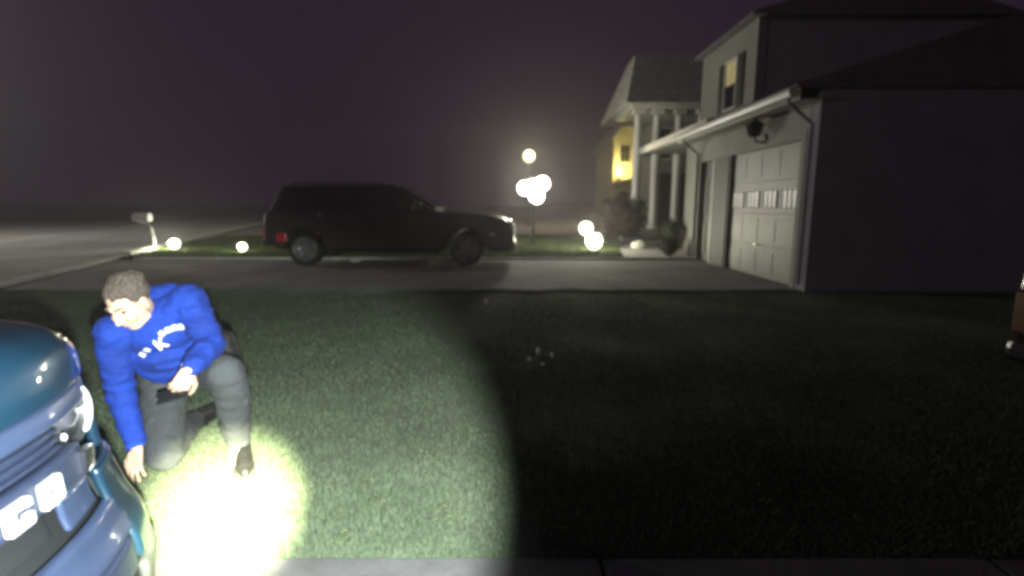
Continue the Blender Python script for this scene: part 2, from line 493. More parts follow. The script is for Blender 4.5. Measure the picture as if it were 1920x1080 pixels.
# upper storey over the garage, facing the street
UX = 5.66
up = box('upper_wall', UX, UX + .2, 12.55, 16.0, 3.05, 5.62, M_WHITE, H)
box('shaded_brick_wall', UX + .203, 11.5, 12.58, 15.98, 3.05, 5.62, M_SHADEBRICK, H)  # side away from the light, in the shade-toned brick
rf = bmesh.new()
bm_poly([(UX - 0.2, 12.4, 5.625), (UX - 0.2, 12.4, 5.70), (8.5, 12.4, 6.6), (11.8, 12.4, 5.625)], (0, 3.8, 0), rf)
obj('upper_roof', rf, M_ROOFSHADE, H)
def window(parent, x, y0, y1, z0, z1, shutters=True, warm=False, n=2, frame=None):
    f = bmesh.new()
    t = 0.05
    for a, b, c, d in ((y0 - t, y1 + t, z0 - t, z0), (y0 - t, y1 + t, z1, z1 + t), (y0 - t, y0, z0, z1), (y1, y1 + t, z0, z1)):
        bm_box(x - 0.05, x - 0.002, a, b, c, d, f)
    w = obj('window', f, M_TRIM, parent)
    zm = (z0 + z1) / 2
    for k in range(n):
        ya, yb = y0 + (y1 - y0) * k / n, y0 + (y1 - y0) * (k + 1) / n
        for za, zb, top in ((z0, zm, False), (zm, z1, True)):
            box('pane', x - 0.02, x - 0.006, ya + 0.015, yb - 0.015, za + 0.015, zb - 0.015, M_REFLPANE if (warm and top) else M_GLASS, w)
    if shutters:
        for a in (y0 - 0.42, y1 + 0.07):
            s = box('shutter', x - 0.045, x - 0.002, a, a + 0.34, z0 - 0.04, z1 + 0.04, M_SHUT, parent)
            for k in range(8):
                zz = z0 + (z1 - z0) * (k + 0.3) / 8
                box('slat', x - 0.056, x - 0.047, a + 0.03, a + 0.31, zz, zz + 0.06, M_SHUT, s)
    return w
window(H, UX, 13.55, 14.2, 3.85, 5.0, warm=True)
# link between garage wing and portico: low wall with a long pale porch beam
LX = 5.45
box('link_wall', LX, LX + 0.2, 13.61, 16.4, 0, 3.2, M_WHITE, H)
window(H, LX, 14.3, 14.9, 0.9, 2.1)
box('porch_beam', 4.66, 4.90, 12.75, 20.1, 3.205, 3.42, M_TRIM, H, bevel=0.01)
box('porch_ceiling', 4.905, 6.2, 13.62, 20.1, 3.21, 3.27, M_WHITE, H)
# portico: stone floor, steps, columns and a hipped roof facing the lawn
box('porch_floor', 4.2, 8.4, 18.9, 22.0, 0, 0.5, M_STONE, H, bevel=0.02)
for k in range(3):
    box('step', 3.9 - 0.0 + k * 0.1, 5.4, 18.0 + k * 0.3, 18.29 + k * 0.3, 0, 0.16 * (k + 1), M_STONE, H, bevel=0.015)
for x in (4.60, 5.28, 6.08, 6.9):
    c = obj('column', bm_lathe((x, 19.35, 0.5), (0, 0, 1), [(0.12, 0.175), (0.2, 0.165), (2.2, 0.16), (4.02, 0.14), (4.10, 0.15)], 20), M_TRIM, H, smooth=True)
    obj('base', bm_lathe((x, 19.35, 0.5), (0, 0, 1), [(0, 0.23), (0.06, 0.23), (0.08, 0.2), (0.12, 0.2)], 20), M_TRIM, c)
    box('capital', x - 0.21, x + 0.21, 19.14, 19.56, 4.602, 4.77, M_TRIM, c, bevel=0.015)
box('entablature', 4.25, 8.6, 18.95, 22.0, 4.775, 4.9, M_TRIM, H, bevel=0.02)
hr = bmesh.new()
ev = [(4.0, 18.7, 4.905), (8.9, 18.7, 4.905), (8.9, 24.2, 4.905), (4.0, 24.2, 4.905)]
tp = [(4.7, 20.6, 7.0), (8.6, 20.6, 7.0), (8.6, 22.0, 7.0), (4.7, 22.0, 7.0)]
a = [hr.verts.new(p) for p in ev]
b = [hr.verts.new(p) for p in tp]
hr.faces.new(a[::-1]); hr.faces.new(b)
for i in range(4):
    hr.faces.new((a[i], a[(i + 1) % 4], b[(i + 1) % 4], b[i]))
obj('portico_roof', hr, M_ROOFLIT, H)
# main block behind the columns
mw = box('main_wall', 6.0, 12, 22.01, 25, 0, 4.9, M_WHITE, H)
def window_y(parent, y, x0, x1, z0, z1):
    f = bmesh.new()
    for a_, b_, c_, d_ in ((x0 - .05, x1 + .05, z0 - .05, z0), (x0 - .05, x1 + .05, z1, z1 + .05), (x0 - .05, x0, z0, z1), (x1, x1 + .05, z0, z1)):
        bm_box(a_, b_, y - .05, y - .002, c_, d_, f)
    w = obj('window', f, M_TRIM, parent)
    for k in range(2):
        for j in range(2):
            xa = x0 + (x1 - x0) * k / 2
            za = z0 + (z1 - z0) * j / 2
            box('pane', xa + .015, xa + (x1 - x0) / 2 - .015, y - .02, y - .006, za + .015, za + (z1 - z0) / 2 - .015, M_GLASS, w)
window_y(H, 22.01, 6.15, 6.6, 3.3, 4.5)
window_y(H, 22.01, 7.7, 8.4, 3.3, 4.5)
fd = box('front_door', 6.2, 7.3, 21.96, 22.005, 0.5, 2.7, M_SHUT, H)
for z0, z1 in ((0.7, 1.4), (1.55, 2.5)):
    for x0 in (6.5, 6.9):
        box('door_panel', x0, x0 + 0.3, 21.94, 21.958, z0, z1, M_SHUT, fd, bevel=0.005)
box('main_roof', 5.9, 12.2, 24.3, 25.2, 4.91, 5.0, M_ROOFLIT, H)

# unlit lantern under the garage eave
L = thing('wall_lantern', (4.55, 9.75, 2.55), 'unlit dark lantern on the wall above the garage door', 'lantern')
obj('bracket', bm_tube([(GX - 0.003, 9.75, 2.5), (4.5, 9.75, 2.52), (4.46, 9.75, 2.62)], 0.02, 8), M_BLACKM, L)
obj('back_plate', bm_lathe((GX - 0.002, 9.75, 2.55), (-1, 0, 0), [(0, 0.10), (0.02, 0.10), (0.03, 0.08)], 16), M_BLACKM, L)
obj('glass_body', bm_lathe((4.46, 9.75, 2.60), (0, 0, 1), [(0, 0.07), (0.05, 0.12), (0.20, 0.15), (0.21, 0.15)], 6), M_GLASS, L)
obj('cap', bm_lathe((4.46, 9.75, 2.812), (0, 0, 1), [(0, 0.17), (0.02, 0.17), (0.09, 0.05), (0.12, 0.02)], 6), M_BLACKM, L)

# shrubs at the porch ----------------------------------------------
def shrub(name, c, rad, n, leaf, m, label, stems=7):
    t = thing(name, (c[0], c[1], 0), label, 'shrub')
    st = bmesh.new()
    for i in range(stems):
        a = random.uniform(0, 6.28)
        e = Vector((c[0] + math.cos(a) * rad[0] * .6, c[1] + math.sin(a) * rad[1] * .6, c[2] + rad[2] * random.uniform(0, .5)))
        s = Vector((c[0] + math.cos(a) * .06, c[1] + math.sin(a) * .06, -0.01))
        bm_tube([s, s.lerp(e, .5) + Vector((0, 0, .08)), e], [.022, .015, .006], 6, st)
    obj('stems', st, M_BARK, t)
    fol = bmesh.new()
    for i in range(n):
        d = Vector((random.gauss(0, 1), random.gauss(0, 1), random.gauss(0, 1))).normalized()
        k = 0.75 + 0.35 * noise.noise(d * 2.3 + Vector(c)) 
        q = random.uniform(0.45, 1.0) ** 0.6 * k
        p = Vector((c[0] + d.x * rad[0] * q, c[1] + d.y * rad[1] * q, max(0.04, c[2] + d.z * rad[2] * q)))
        nrm, u, w = frame_of(d + Vector((random.uniform(-.8, .8), random.uniform(-.8, .8), random.uniform(-.3, .8))))
        s = leaf * random.uniform(.6, 1.3)
        vs = [fol.verts.new(p + u * s), fol.verts.new(p + w * s * .5), fol.verts.new(p - u * s), fol.verts.new(p - w * s * .5)]
        fol.faces.new(vs)
    f = obj('foliage', fol, m, t)
    f['kind'] = 'stuff'
    return t
shrub('round_shrub', (3.72, 17.5, 0.95), (1.0, 0.8, 1.0), 6000, .055, M_LEAFR, 'tall round russet shrub left of the porch columns')
shrub('small_shrub', (4.25, 13.85, 0.28), (0.33, 0.33, 0.28), 1300, .035, M_LEAFR, 'small low reddish shrub by the garage corner')
shrub('dark_shrub', (5.05, 16.6, 0.55), (0.35, 0.8, 0.5), 2200, .045, M_LEAFD, 'low dark green shrub against the link wall under the porch beam')
st = bmesh.new()
bmesh.ops.create_icosphere(st, subdivisions=3, radius=1)
for v in st.verts:
    v.co = Vector((v.co.x * .25, v.co.y * .2, v.co.z * .16)) * (1 + .25 * noise.noise(v.co * 1.7))
bmesh.ops.translate(st, verts=st.verts, vec=(4.05, 16.3, 0.1))
tag(obj('boulder', st, M_KERB, smooth=True), 'pale garden boulder beside the front path', 'boulder')

# the neighbour's far house, warmly lit by its porch lantern ---------
F = thing('far_house', (8.0, 45, 0), 'distant narrow gabled house front glowing yellow behind the portico', 'house')
M_FARW = mat('cream_siding', (0.5, 0.46, 0.3), 0.8, scale=1.5, var=0.12, bump=0.2)
fw = bmesh.new()
bm_poly([(8.05, 45, 0), (9.9, 45, 0), (9.9, 45, 7.2), (8.95, 45, 8.4), (8.05, 45, 7.0)], (0, 9, 0), fw)
obj('gable_wall', fw, M_FARW, F)
fr = bmesh.new()
for (xa, za), (xb, zb) in (((7.75, 6.62), (8.95, 8.45)), ((8.95, 8.45), (10.2, 6.9))):
    bm_poly([(xa, 44.7, za), (xb, 44.7, zb), (xb, 44.7, zb + .15), (xa, 44.7, za + .15)], (0, 9.6, 0), fr)
obj('roof', fr, M_ROOFLIT, F)
box('side_wing', 10.2, 18, 46, 54, 0, 5.6, M_SHADEBRICK, F)
fp = bmesh.new()
bm_poly([(7.3, 43.2, 3.0), (10.0, 43.2, 3.6), (10.0, 43.2, 3.75), (7.3, 43.2, 3.15)], (0, 1.78, 0), fp)
obj('porch_roof', fp, M_ROOFLIT, F)
for z in (1.2, 5.0):
    window_y(F, 45.0, 8.6, 9.4, z, z + 1.4)

F.location.x += 0.65

# ------------------------------------------------------------------ lamps
def point(name, loc, energy, color, rad, parent):
    d = bpy.data.lights.new(name, 'POINT')
    d.energy = energy
    d.color = color
    d.shadow_soft_size = rad
    o = bpy.data.objects.new(name, d)
    COL.objects.link(o)
    o.parent = parent
    o.location = Vector(loc) - ORG[parent.name]
    return o
# porch lantern of the far house
P = thing('porch_lantern', (9.05, 44.3, 4.0), 'lit yellow porch lantern on the far house front', 'lantern')
obj('bracket', bm_tube([(9.05, 44.98, 4.15), (9.05, 44.3, 4.2)], 0.03, 8), M_BLACKM, P)
obj('globe', bm_ball((9.05, 44.3, 3.98), 0.16), M_BULBO, P, smooth=True)
point('lantern_light', (9.0, 43.9, 4.3), 420, (1.0, 0.80, 0.28), 0.16, P)

# cluster of bright globes on a garden post
P = thing('cluster_lamp', (0.737, 18.0, 0), 'garden lamp post with a cluster of glaring white globes', 'lamp post')
obj('post', bm_tube([(0.737, 18, 0), (0.737, 18, 0.25), (0.737, 18, 0.27), (0.737, 18, 1.85)], [0.09, 0.08, 0.04, 0.035], 12), M_BLACKM, P)
for dx, dy, dz, r_ in ((-0.30, 0.05, 1.95, .24), (0.02, -0.12, 1.96, .28), (0.32, 0.06, 2.10, .25), (0.12, 0.1, 1.68, .26)):
    g = obj('globe', bm_ball((0.737 + dx, 18 + dy, dz), r_, 20), M_BULBW, P, smooth=True)
    obj('arm', bm_tube([(0.737, 18, 1.7), (0.737 + dx * .6, 18 + dy * .6, 1.66), (0.737 + dx, 18 + dy, dz - r_ + .01)], 0.016, 8), M_BLACKM, g)
point('cluster_light', (0.737, 17.6, 2.0), 520, (1.0, 0.95, 0.84), 0.3, P)

# globe street lamp behind it
P = thing('street_lamp', (1.102, 34, 0), 'tall street lamp with one round pale yellow globe', 'street lamp')
obj('pole', bm_tube([(1.102, 34, 0), (1.102, 34, .5), (1.102, 34, .52), (1.102, 34, 4.1)], [.12, .1, .06, .045], 12), M_BLACKM, P)
obj('collar', bm_lathe((1.102, 34, 4.08), (0, 0, 1), [(0, .05), (.04, .15), (.09, .16)], 16), M_BLACKM, P)
obj('globe', bm_ball((1.102, 34, 4.49), 0.40, 24), M_BULBY, P, smooth=True)
obj('finial', bm_tube([(1.102, 34, 4.88), (1.3, 34, 5.0), (1.62, 34, 5.12)], [.03, .03, .02], 8), M_BLACKM, P)
point('street_light', (1.102, 33.4, 4.49), 420, (1.0, 0.9, 0.5), 0.3, P)

# low garden lamps
def path_lamp(c, h, r_, energy, label, tilt=0.0):
    P = thing('garden_lamp', (c[0], c[1], 0), label, 'garden lamp', 'low garden lamps')
    obj('stake', bm_tube([(c[0], c[1], -0.02), (c[0] + tilt * .5, c[1], h - r_ * .9)], 0.018, 8), M_BLACKM, P)
    obj('globe', bm_ball((c[0] + tilt * .5, c[1], h), (r_, r_, r_ * 1.05), 20), M_BULBG, P, smooth=True)
    obj('cap', bm_lathe((c[0] + tilt * .5, c[1], h + r_ * .93), (0, 0, 1), [(0, r_ * .55), (.015, r_ * .5), (.035, 0.01)], 14), M_BLACKM, P)
    point('garden_light', (c[0] + tilt * .5, c[1] - r_ - .05, h + .03), energy, (1.0, 0.97, 0.72), 0.08, P)
path_lamp((-10.38, 15.75), 0.20, 0.15, 170, 'glowing round garden lamp on the kerb at the mailbox foot')
path_lamp((-7.90, 15.0), 0.16, 0.12, 34, 'glowing round garden lamp alone on the grass left of the parked SUV')
path_lamp((2.30, 16.0), 0.66, 0.20, 130, 'taller glaring garden lamp on the grass before the round shrub')
path_lamp((2.52, 15.75), 0.28, 0.25, 130, 'lower glaring garden lamp beside the taller one on the grass')

# street lamp on the far side of the street, out at the left
P = thing('road_lamp', (-28.5, 17.0, 0), 'tall road lamp on the far side of the street', 'street lamp')
obj('pole', bm_tube([(-28.5, 17, 0), (-28.5, 17, 7.2), (-28.1, 16.9, 7.6), (-27.0, 16.7, 7.7)], [.12, .08, .06, .05], 12), M_BLACKM, P)
obj('lamp_head', bm_ball((-26.7, 16.65, 7.68), (.4, .16, .09), 16), M_BLACKM, P, smooth=True)
point('road_light', (-26.7, 16.65, 7.45), 4300, (1.0, 0.97, 0.84), 0.15, P)

# ------------------------------------------------------------------ mailbox
P = thing('mailbox', (-10.62, 15.18, 0), 'grey mailbox on a leaning curved post by the kerb', 'mailbox')
obj('post', bm_tube([(-10.62, 15.18, -.05), (-10.63, 15.2, .45), (-10.70, 15.25, .72), (-10.80, 15.3, .86), (-11.1, 15.4, .89)], .045, 10), M_MAIL, P)
mb = bmesh.new()
arch = [(-.11, 0), (.11, 0), (.11, .13)] + [(.11 * math.cos(a), .13 + .11 * math.sin(a)) for a in lin(.2, math.pi - .2, 8)] + [(-.11, .13)]
bm_poly([(-11.27, 15.42 + y, .90 + z) for y, z in arch], (.50, -.07, 0), mb)
bx_ = obj('box', mb, M_MAIL, P, bevel=.008)
obj('door_flap', bm_poly([(-10.765, 15.35 + y * .95, .905 + z * .95) for y, z in arch], (.014, -.002, 0)), M_MAIL, bx_)
obj('flag', bm_box(-11.1, -11.07, 15.22, 15.235, 1.0, 1.18), M_RED, bx_)

# ------------------------------------------------------------------ scraps on the dark ground
def scrap(c, s, label):
    bm = bmesh.new()
    bmesh.ops.create_icosphere(bm, subdivisions=2, radius=1)
    off = Vector((random.uniform(-9, 9), random.uniform(-9, 9), 0))
    for v in bm.verts:
        k = 1 + .55 * noise.noise(v.co * 2.1 + off)
        v.co = Vector((v.co.x * s[0], v.co.y * s[1], v.co.z * s[2])) * k
    mz = min(v.co.z for v in bm.verts)
    bmesh.ops.translate(bm, verts=bm.verts, vec=(c[0], c[1], -mz + c[2]))
    tag(obj('litter_scrap', bm, M_PAPER), label, 'litter', 'pale scraps on the ground')
scrap((0.245, 4.50, .02), (.022, .022, .032), 'largest of the pale scraps clustered on the dark grass')
scrap((0.36, 4.42, .02), (.017, .017, .022), 'pale scrap rightmost of the cluster on the dark grass')
scrap((0.15, 4.30, .02), (.018, .017, .018), 'pale scrap leftmost of the cluster on the dark grass')
scrap((0.26, 4.18, .02), (.012, .012, .012), 'tiny pale scrap nearest the camera in the cluster')
scrap((-0.35, 6.85, .02), (.03, .025, .045), 'lone pale scrap on the dark grass short of the SUV')
scrap((-3.78, 12.3, .006), (.13, .07, .035), 'small white piece on the driveway under the dark SUV')  # low white lump set on the drive under the car

# ------------------------------------------------------------------ vehicles
def wheel(parent, x, y, side, r=.38, w=.25, rim=.275, spokes=6, rimmat=None):
    """side = +1 when the outer face looks to +y"""
    h = w / 2
    t = obj('wheel', bm_lathe((x, y, r), (0, side, 0), [(-h, rim * .98), (-h, r * .93), (-h * .7, r), (h * .7, r), (h, r * .93), (h, rim * 1.0), (h * .85, rim * .98)], 36, close=False), M_TYRE, parent, smooth=True)
    rm = bm_lathe((x, y, r), (0, side, 0), [(-h * .6, rim * .97), (h * .86, rim * .97), (h * .92, rim * 1.01), (h * .86, rim * .9), (h * .2, rim * .86), (h * .2, rim * .2)], 36, close=False)
    obj('rim', rm, rimmat or M_RIM, t, smooth=True)
    sp = bmesh.new()
    for k in range(spokes):
        a = 2 * math.pi * k / spokes + .3
        d = Vector((math.cos(a), 0, math.sin(a)))
        e = Vector((-math.sin(a), 0, math.cos(a)))
        c = Vector((x, y + side * h * .7, r))
        s = Vector((0, side * .02, 0))
        pts = [c + d * rim * .12 + e * .04, c + d * rim * .92 + e * .028, c + d * rim * .92 - e * .028, c + d * rim * .12 - e * .04]
        bm_poly(pts, s, sp)
    obj('spokes', sp, rimmat or M_RIM, t)
    obj('hub', bm_lathe((x, y + side * h * .7, r), (0, side, 0), [(0, rim * .24), (.03, rim * .22), (.035, 0)], 16), rimmat or M_RIM, t)
    return t

def arch_pts(cx, r, z0, n=9):
    """wheel arch from front to rear along the sill line"""
    a0 = math.asin((z0 - .38) / r) if abs(z0 - .38) < r else 0
    return [(cx + r * math.cos(a), .38 + r * math.sin(a)) for a in lin(a0, math.pi - a0, n)]

def suv(label, cat_group, paint, loc, rz, lampmat, fine=True):
    t = thing('parked_suv', (0, 0, 0), label, 'car', cat_group)
    ORG[t.name] = Vector((0, 0, 0))
    fx, rx = 1.73, -1.89
    prof = [(-2.66, .46), (-2.78, .58), (-2.80, .85), (-2.77, 1.12), (-2.70, 1.23), (.98, 1.215), (1.5, 1.20), (2.2, 1.15), (2.55, 1.07), (2.73, .95), (2.80, .75), (2.80, .48), (2.68, .34)]
    prof += arch_pts(fx, .47, .34) + arch_pts(rx, .47, .34)
    bm = bm_poly([(x, -.97, z) for x, z in prof], (0, 1.94, 0))
    body = obj('body', bm, paint, t, bevel=.07, seg=3)
    body.data.polygons.foreach_set('use_smooth', [True] * len(body.data.polygons))
    # cabin
    b0 = dict(x0=-2.68, x1=1.12, y=.92, z=1.19)
    b1 = dict(x0=-2.42, x1=.12, y=.70, z=1.80)
    cb = bmesh.new()
    lo = [cb.verts.new(p) for p in ((b0['x0'], -b0['y'], b0['z']), (b0['x1'], -b0['y'], b0['z']), (b0['x1'], b0['y'], b0['z']), (b0['x0'], b0['y'], b0['z']))]
    hi = [cb.verts.new(p) for p in ((b1['x0'], -b1['y'], b1['z']), (b1['x1'], -b1['y'], b1['z']), (b1['x1'], b1['y'], b1['z']), (b1['x0'], b1['y'], b1['z']))]
    cb.faces.new(lo[::-1]); cb.faces.new(hi)
    for i in range(4):
        cb.faces.new((lo[i], lo[(i + 1) % 4], hi[(i + 1) % 4], hi[i]))
    cab = obj('cabin', cb, paint, t, bevel=.06, seg=3)
    def side(u, v, s, out=.004):
        x = (b0['x0'] + (b0['x1'] - b0['x0']) * u) * (1 - v) + (b1['x0'] + (b1['x1'] - b1['x0']) * u) * v
        y = b0['y'] * (1 - v) + b1['y'] * v
        z = b0['z'] * (1 - v) + b1['z'] * v
        return Vector((x, s * (y + out), z + out * .3))
    for s in (-1, 1):
        for u0, u1 in ((.05, .27), (.30, .53), (.56, .86)):
            bm = bmesh.new()
            bm_poly([side(u0, .14, s), side(u1, .14, s), side(u1 - (.05 if u1 > .8 else 0), .86, s), side(u0 + (.02 if u0 < .1 else 0), .86, s)], (0, s * .006, .002), bm)
            obj('side_window', bm, M_CARGL, t)
        obj('roof_rail', bm_tube([(-2.2, s * .66, 1.80), (-2.15, s * .66, 1.85), (-.2, s * .66, 1.85), (-.1, s * .66, 1.80)], .018, 8), M_BLACKM, t)
        m_ = obj('mirror', bm_ball((.66, s * 1.06, 1.30), (.10, .13, .09), 14), paint, t, smooth=True)
        obj('mirror_cap', bm_ball((.70, s * 1.07, 1.40), (.085, .10, .03), 12), M_CHROME, m_, smooth=True)
        for x0 in (-.72, .52):
            obj('door_handle', bm_tube([(x0 - .11, s * .975, 1.0), (x0 - .09, s * 1.005, 1.005), (x0 + .09, s * 1.005, 1.01), (x0 + .11, s * .975, 1.01)], .014, 8), M_CHROME if s < 0 else paint, t)
        for xa in (-1.28, -.32, .92):      # door shut lines
            box('shut_line', xa - .004, xa + .004, min(s * .965, s * .9715), max(s * .965, s * .9715), .45, 1.18, M_VOID, t)
        obj('running_board', bm_box(-1.3, 1.15, min(s * .80, s * 1.0), max(s * .80, s * 1.0), .30, .345), M_BLACKM, t, bevel=.01)
        # wrap-around tail lamp, and chrome bits added for highlights on the rear quarter
        bm = bm_box(-2.50, -2.27, min(s * .90, s * .982), max(s * .90, s * .982), .55, .76)
        obj('tail_lamp', bm, lampmat, t, bevel=.03, seg=2)
        obj('tail_lamp', bm_box(-2.812, -2.74, min(s * .70, s * .95), max(s * .70, s * .95), .62, .88), lampmat, t, bevel=.02)
        obj('glint_strip', bm_box(-2.10, -1.94, min(s * .97, s * .979), max(s * .97, s * .979), .935, .955), M_CHROME, t)
        obj('glint_strip', bm_box(-1.92, -1.76, min(s * .97, s * .979), max(s * .97, s * .979), .945, .968), M_CHROME, t)
        obj('glint_disc', bm_lathe((-1.50, s * .968, 1.15), (0, s, 0), [(0, .06), (.008, .055)], 14), M_CHROME, t)
        hl = obj('headlamp', bm_ball((2.66, s * .80, .93), (.13, .16, .10), 14), M_LENS, t, smooth=True)
        obj('turn_lamp', bm_ball((2.32, s * .965, .72), (.06, .02, .04), 10), M_DRL, t, smooth=True)
        for x in (fx, rx):
            wheel(t, x, s * .83, s)
    obj('windscreen', bm_poly([(1.02, -.80, 1.27), (1.02, .80, 1.27), (.20, .64, 1.76), (.20, -.64, 1.76)], (.03, 0, .03)), M_CARGL, t)
    obj('rear_window', bm_poly([(-2.655, -.72, 1.30), (-2.655, .72, 1.30), (-2.46, .6, 1.70), (-2.46, -.6, 1.70)], (-.02, 0, .01)), M_CARGL, t)
    gr = obj('grille', bm_box(2.785, 2.812, -.62, .62, .60, .92), M_VOID, t)
    for k in range(4):
        obj('grille_bar', bm_tube([(2.822, -.6, .64 + k * .08), (2.83, 0, .64 + k * .08), (2.822, .6, .64 + k * .08)], .014, 8), M_CHROME, gr)
    for s in (-1, 1):
        for k in range(3):
            obj('chrome_fin', bm_tube([(2.70, s * .95, .42 + k * .07), (2.815, s * .86, .45 + k * .07)], .014, 8), M_CHROME, t)
    obj('front_bumper', bm_box(2.62, 2.85, -.90, .90, .36, .56), paint, t, bevel=.05, seg=2)
    rb = obj('rear_bumper', bm_box(-2.86, -2.60, -.92, .92, .46, .60), paint, t, bevel=.05, seg=2)
    obj('rear_reflector', bm_box(-2.868, -2.85, -.90, -.78, .50, .54), M_DRL, rb)
    obj('number_plate', bm_box(-2.815, -2.80, -.26, .26, .84, .98), M_PLATE, t)
    t.location = loc
    t.rotation_euler = (0, 0, rz)
    return t
suv('long dark SUV parked across the far driveway facing the garage', 'parked cars', M_BLACKP, (-2.76, 12.42, 0.004), 0.0, M_RED)
suv('dark grey car at the right edge with only its amber rear corner showing', 'parked cars', M_GREYP, (5.69, 1.95, 0.012), 0.0, M_AMBER)

# ------------------------------------------------------------------ the teal off-roader at the lower left
CY = 0.86                                   # its centre line; it points along +x
B = thing('teal_off_roader', (-3.0, CY, 0), 'dark teal off-roader nosing in at the lower left with white letters on its grille', 'car', 'parked cars')
PLAN = [(0, 0), (.2, -.009), (.4, -.049), (.55, -.11), (.65, -.167), (.71, -.22), (.745, -.29), (.758, -.38), (.76, -.62)]
def catmull(pts, n=12):
    out = []
    P_ = [pts[0]] + pts + [pts[-1]]
    for i in range(1, len(P_) - 2):
        p0, p1, p2, p3 = (np.array(P_[i + k]) for k in (-1, 0, 1, 2))
        for k in range(n):
            t = k / n
            out.append(.5 * ((2 * p1) + (-p0 + p2) * t + (2 * p0 - 5 * p1 + 4 * p2 - p3) * t * t + (-p0 + 3 * p1 - 3 * p2 + p3) * t ** 3))
    out.append(np.array(pts[-1], float))
    return np.array(out)
PC = catmull(PLAN)
PU = np.concatenate([[0], np.cumsum(np.hypot(*np.diff(PC, axis=0).T))])
def U(y):
    return float(np.interp(y, PC[:, 0], PU))
BZ = [.10, .15, .25, .38, .45, .55, .60, .69, .76, .82, .86, .90]
BX = [-1.09, -1.045, -1.025, -1.045, -1.085, -1.115, -1.12, -1.125, -1.135, -1.145, -1.16, -1.175]
def front(u, z, off=0.0):
    """point on the nose: u runs round the plan curve from the centre line, z is height"""
    s = 1 if u >= 0 else -1
    a = abs(u)
    y = float(np.interp(a, PU, PC[:, 0]))
    x = float(np.interp(a, PU, PC[:, 1]))
    e = .01
    y2, x2 = float(np.interp(a + e, PU, PC[:, 0])), float(np.interp(a + e, PU, PC[:, 1]))
    nx, ny = (y2 - y), -(x2 - x)
    n = math.hypot(nx, ny) or 1
    # the waist is widest low down
    flare = float(np.interp(z, [.1, .4, .6, .9], [.02, .02, 0, -.015])) * min(1, a / .7)
    return Vector((float(np.interp(z, BZ, BX)) + x + nx / n * off, CY + s * (y + flare + ny / n * off), z))
def panel(name, u0, u1, z0, z1, off, m, parent=B, th=.03, nu=14, nz=8, bevel=.006, both=True, slant=0.0):
    for s in ((1, -1) if both else (1,)):
        bm = bmesh.new()
        f = lambda a, b: front(s * a, b + slant * (a - u0), off)
        fb = lambda a, b: front(s * a, b + slant * (a - u0), off - th)
        us, vs = lin(u0, u1, nu), lin(z0, z1, nz)
        g = [[bm.verts.new(f(u, v)) for v in vs] for u in us]
        h = [[bm.verts.new(fb(u, v)) for v in vs] for u in us]
        for i in range(nu - 1):
            for j in range(nz - 1):
                bm.faces.new((g[i][j], g[i + 1][j], g[i + 1][j + 1], g[i][j + 1]))
                bm.faces.new((h[i][j], h[i][j + 1], h[i + 1][j + 1], h[i + 1][j]))
        for i in range(nu - 1):
            bm.faces.new((g[i][0], h[i][0], h[i + 1][0], g[i + 1][0]))
            bm.faces.new((g[i][-1], g[i + 1][-1], h[i + 1][-1], h[i][-1]))
        for j in range(nz - 1):
            bm.faces.new((g[0][j], g[0][j + 1], h[0][j + 1], h[0][j]))
            bm.faces.new((g[-1][j], h[-1][j], h[-1][j + 1], g[-1][j + 1]))
        o = obj(name, bm, m, parent, bevel=bevel, seg=2)
        o.data.polygons.foreach_set('use_smooth', [True] * len(o.data.polygons))
    return o
# dark backing behind every gap of the nose
panel('nose_backing', 0.0, U(.755), .16, .86, -.075, M_VOID, th=.02)
# satin bar under the bonnet lip, carried over the headlamps
panel('grille_top_bar', 0.0, U(.62), .795, .845, .004, M_LILAC, nu=18)
panel('grille_mesh', 0.0, .445, .715, .788, -.03, M_PLAST)
for k in range(3):
    panel('grille_slat', 0.0, .44, .722 + k * .023, .732 + k * .023, -.012, M_PLAST, nz=3, th=.02, bevel=.002)
panel('letter_bar', 0.0, .50, .615, .712, .0, M_PLAST, nu=16)
panel('bumper_bar', 0.0, .62, .40, .50, .012, M_LILAC, nu=18)
panel('bumper_slot', 0.0, .36, .508, .604, -.05, M_VOID, th=.012)
panel('slot_insert', .365, .53, .512, .603, -.012, M_LILAC, th=.02, bevel=.012)
panel('lower_bar', 0.0, .52, .30, .392, .008, M_PLAST, nu=16)
panel('lower_slot', 0.0, .42, .215, .292, -.05, M_VOID, th=.012)
panel('skid_plate', 0.0, .50, .14, .208, -.01, M_TRIMG, nu=16)
panel('bumper_corner', .545, U(.757), .30, .60, .014, M_PAINT, nu=22, nz=14, bevel=.018)
panel('fender_nose', U(.655), U(.76) - .02, .608, .862, -.004, M_PAINT, nu=14, bevel=.015)
panel('corner_cladding', .535, U(.76) - .04, .10, .292, .02, M_TRIMG, nu=22, bevel=.015)
panel('wheel_lip', U(.757) - .03, U(.76) - .012, .14, .60, .028, M_TRIMG, nu=6, nz=10, bevel=.01)
# letters on the grille bar
def glyph_strokes(ch):
    t = .22
    w, h = 1.0, 1.0
    d = {'B': [(0, 0, t, h), (0, 0, w * .92, t), (0, h - t, w * .92, h), (0, .40, w * .92, .62), (w - t, .08, w, .44), (w - t, .56, w, .92)],
         'R': [(0, 0, t, h), (0, h - t, w * .95, h), (0, .38, w * .9, .60), (w - t, .45, w, .95), (w - t - .02, 0, w - .02, .42)],
         'O': [(0, .06, t + .05, h - .06), (w - t - .05, .06, w, h - .06), (.06, 0, w - .06, t + .05), (.06, h - t - .05, w - .06, h)],
         'N': [(0, 0, t, h), (w - t, 0, w, h), (.15, .62, .55, .98), (.4, .3, .85, .62)],
         'C': [(0, .06, t + .08, h - .06), (.06, 0, w - .06, t + .05), (.06, h - t - .05, w - .06, h), (w - t - .02, .68, w, h - .06), (w - t - .05, .06, w, .40)]}
    return d[ch]
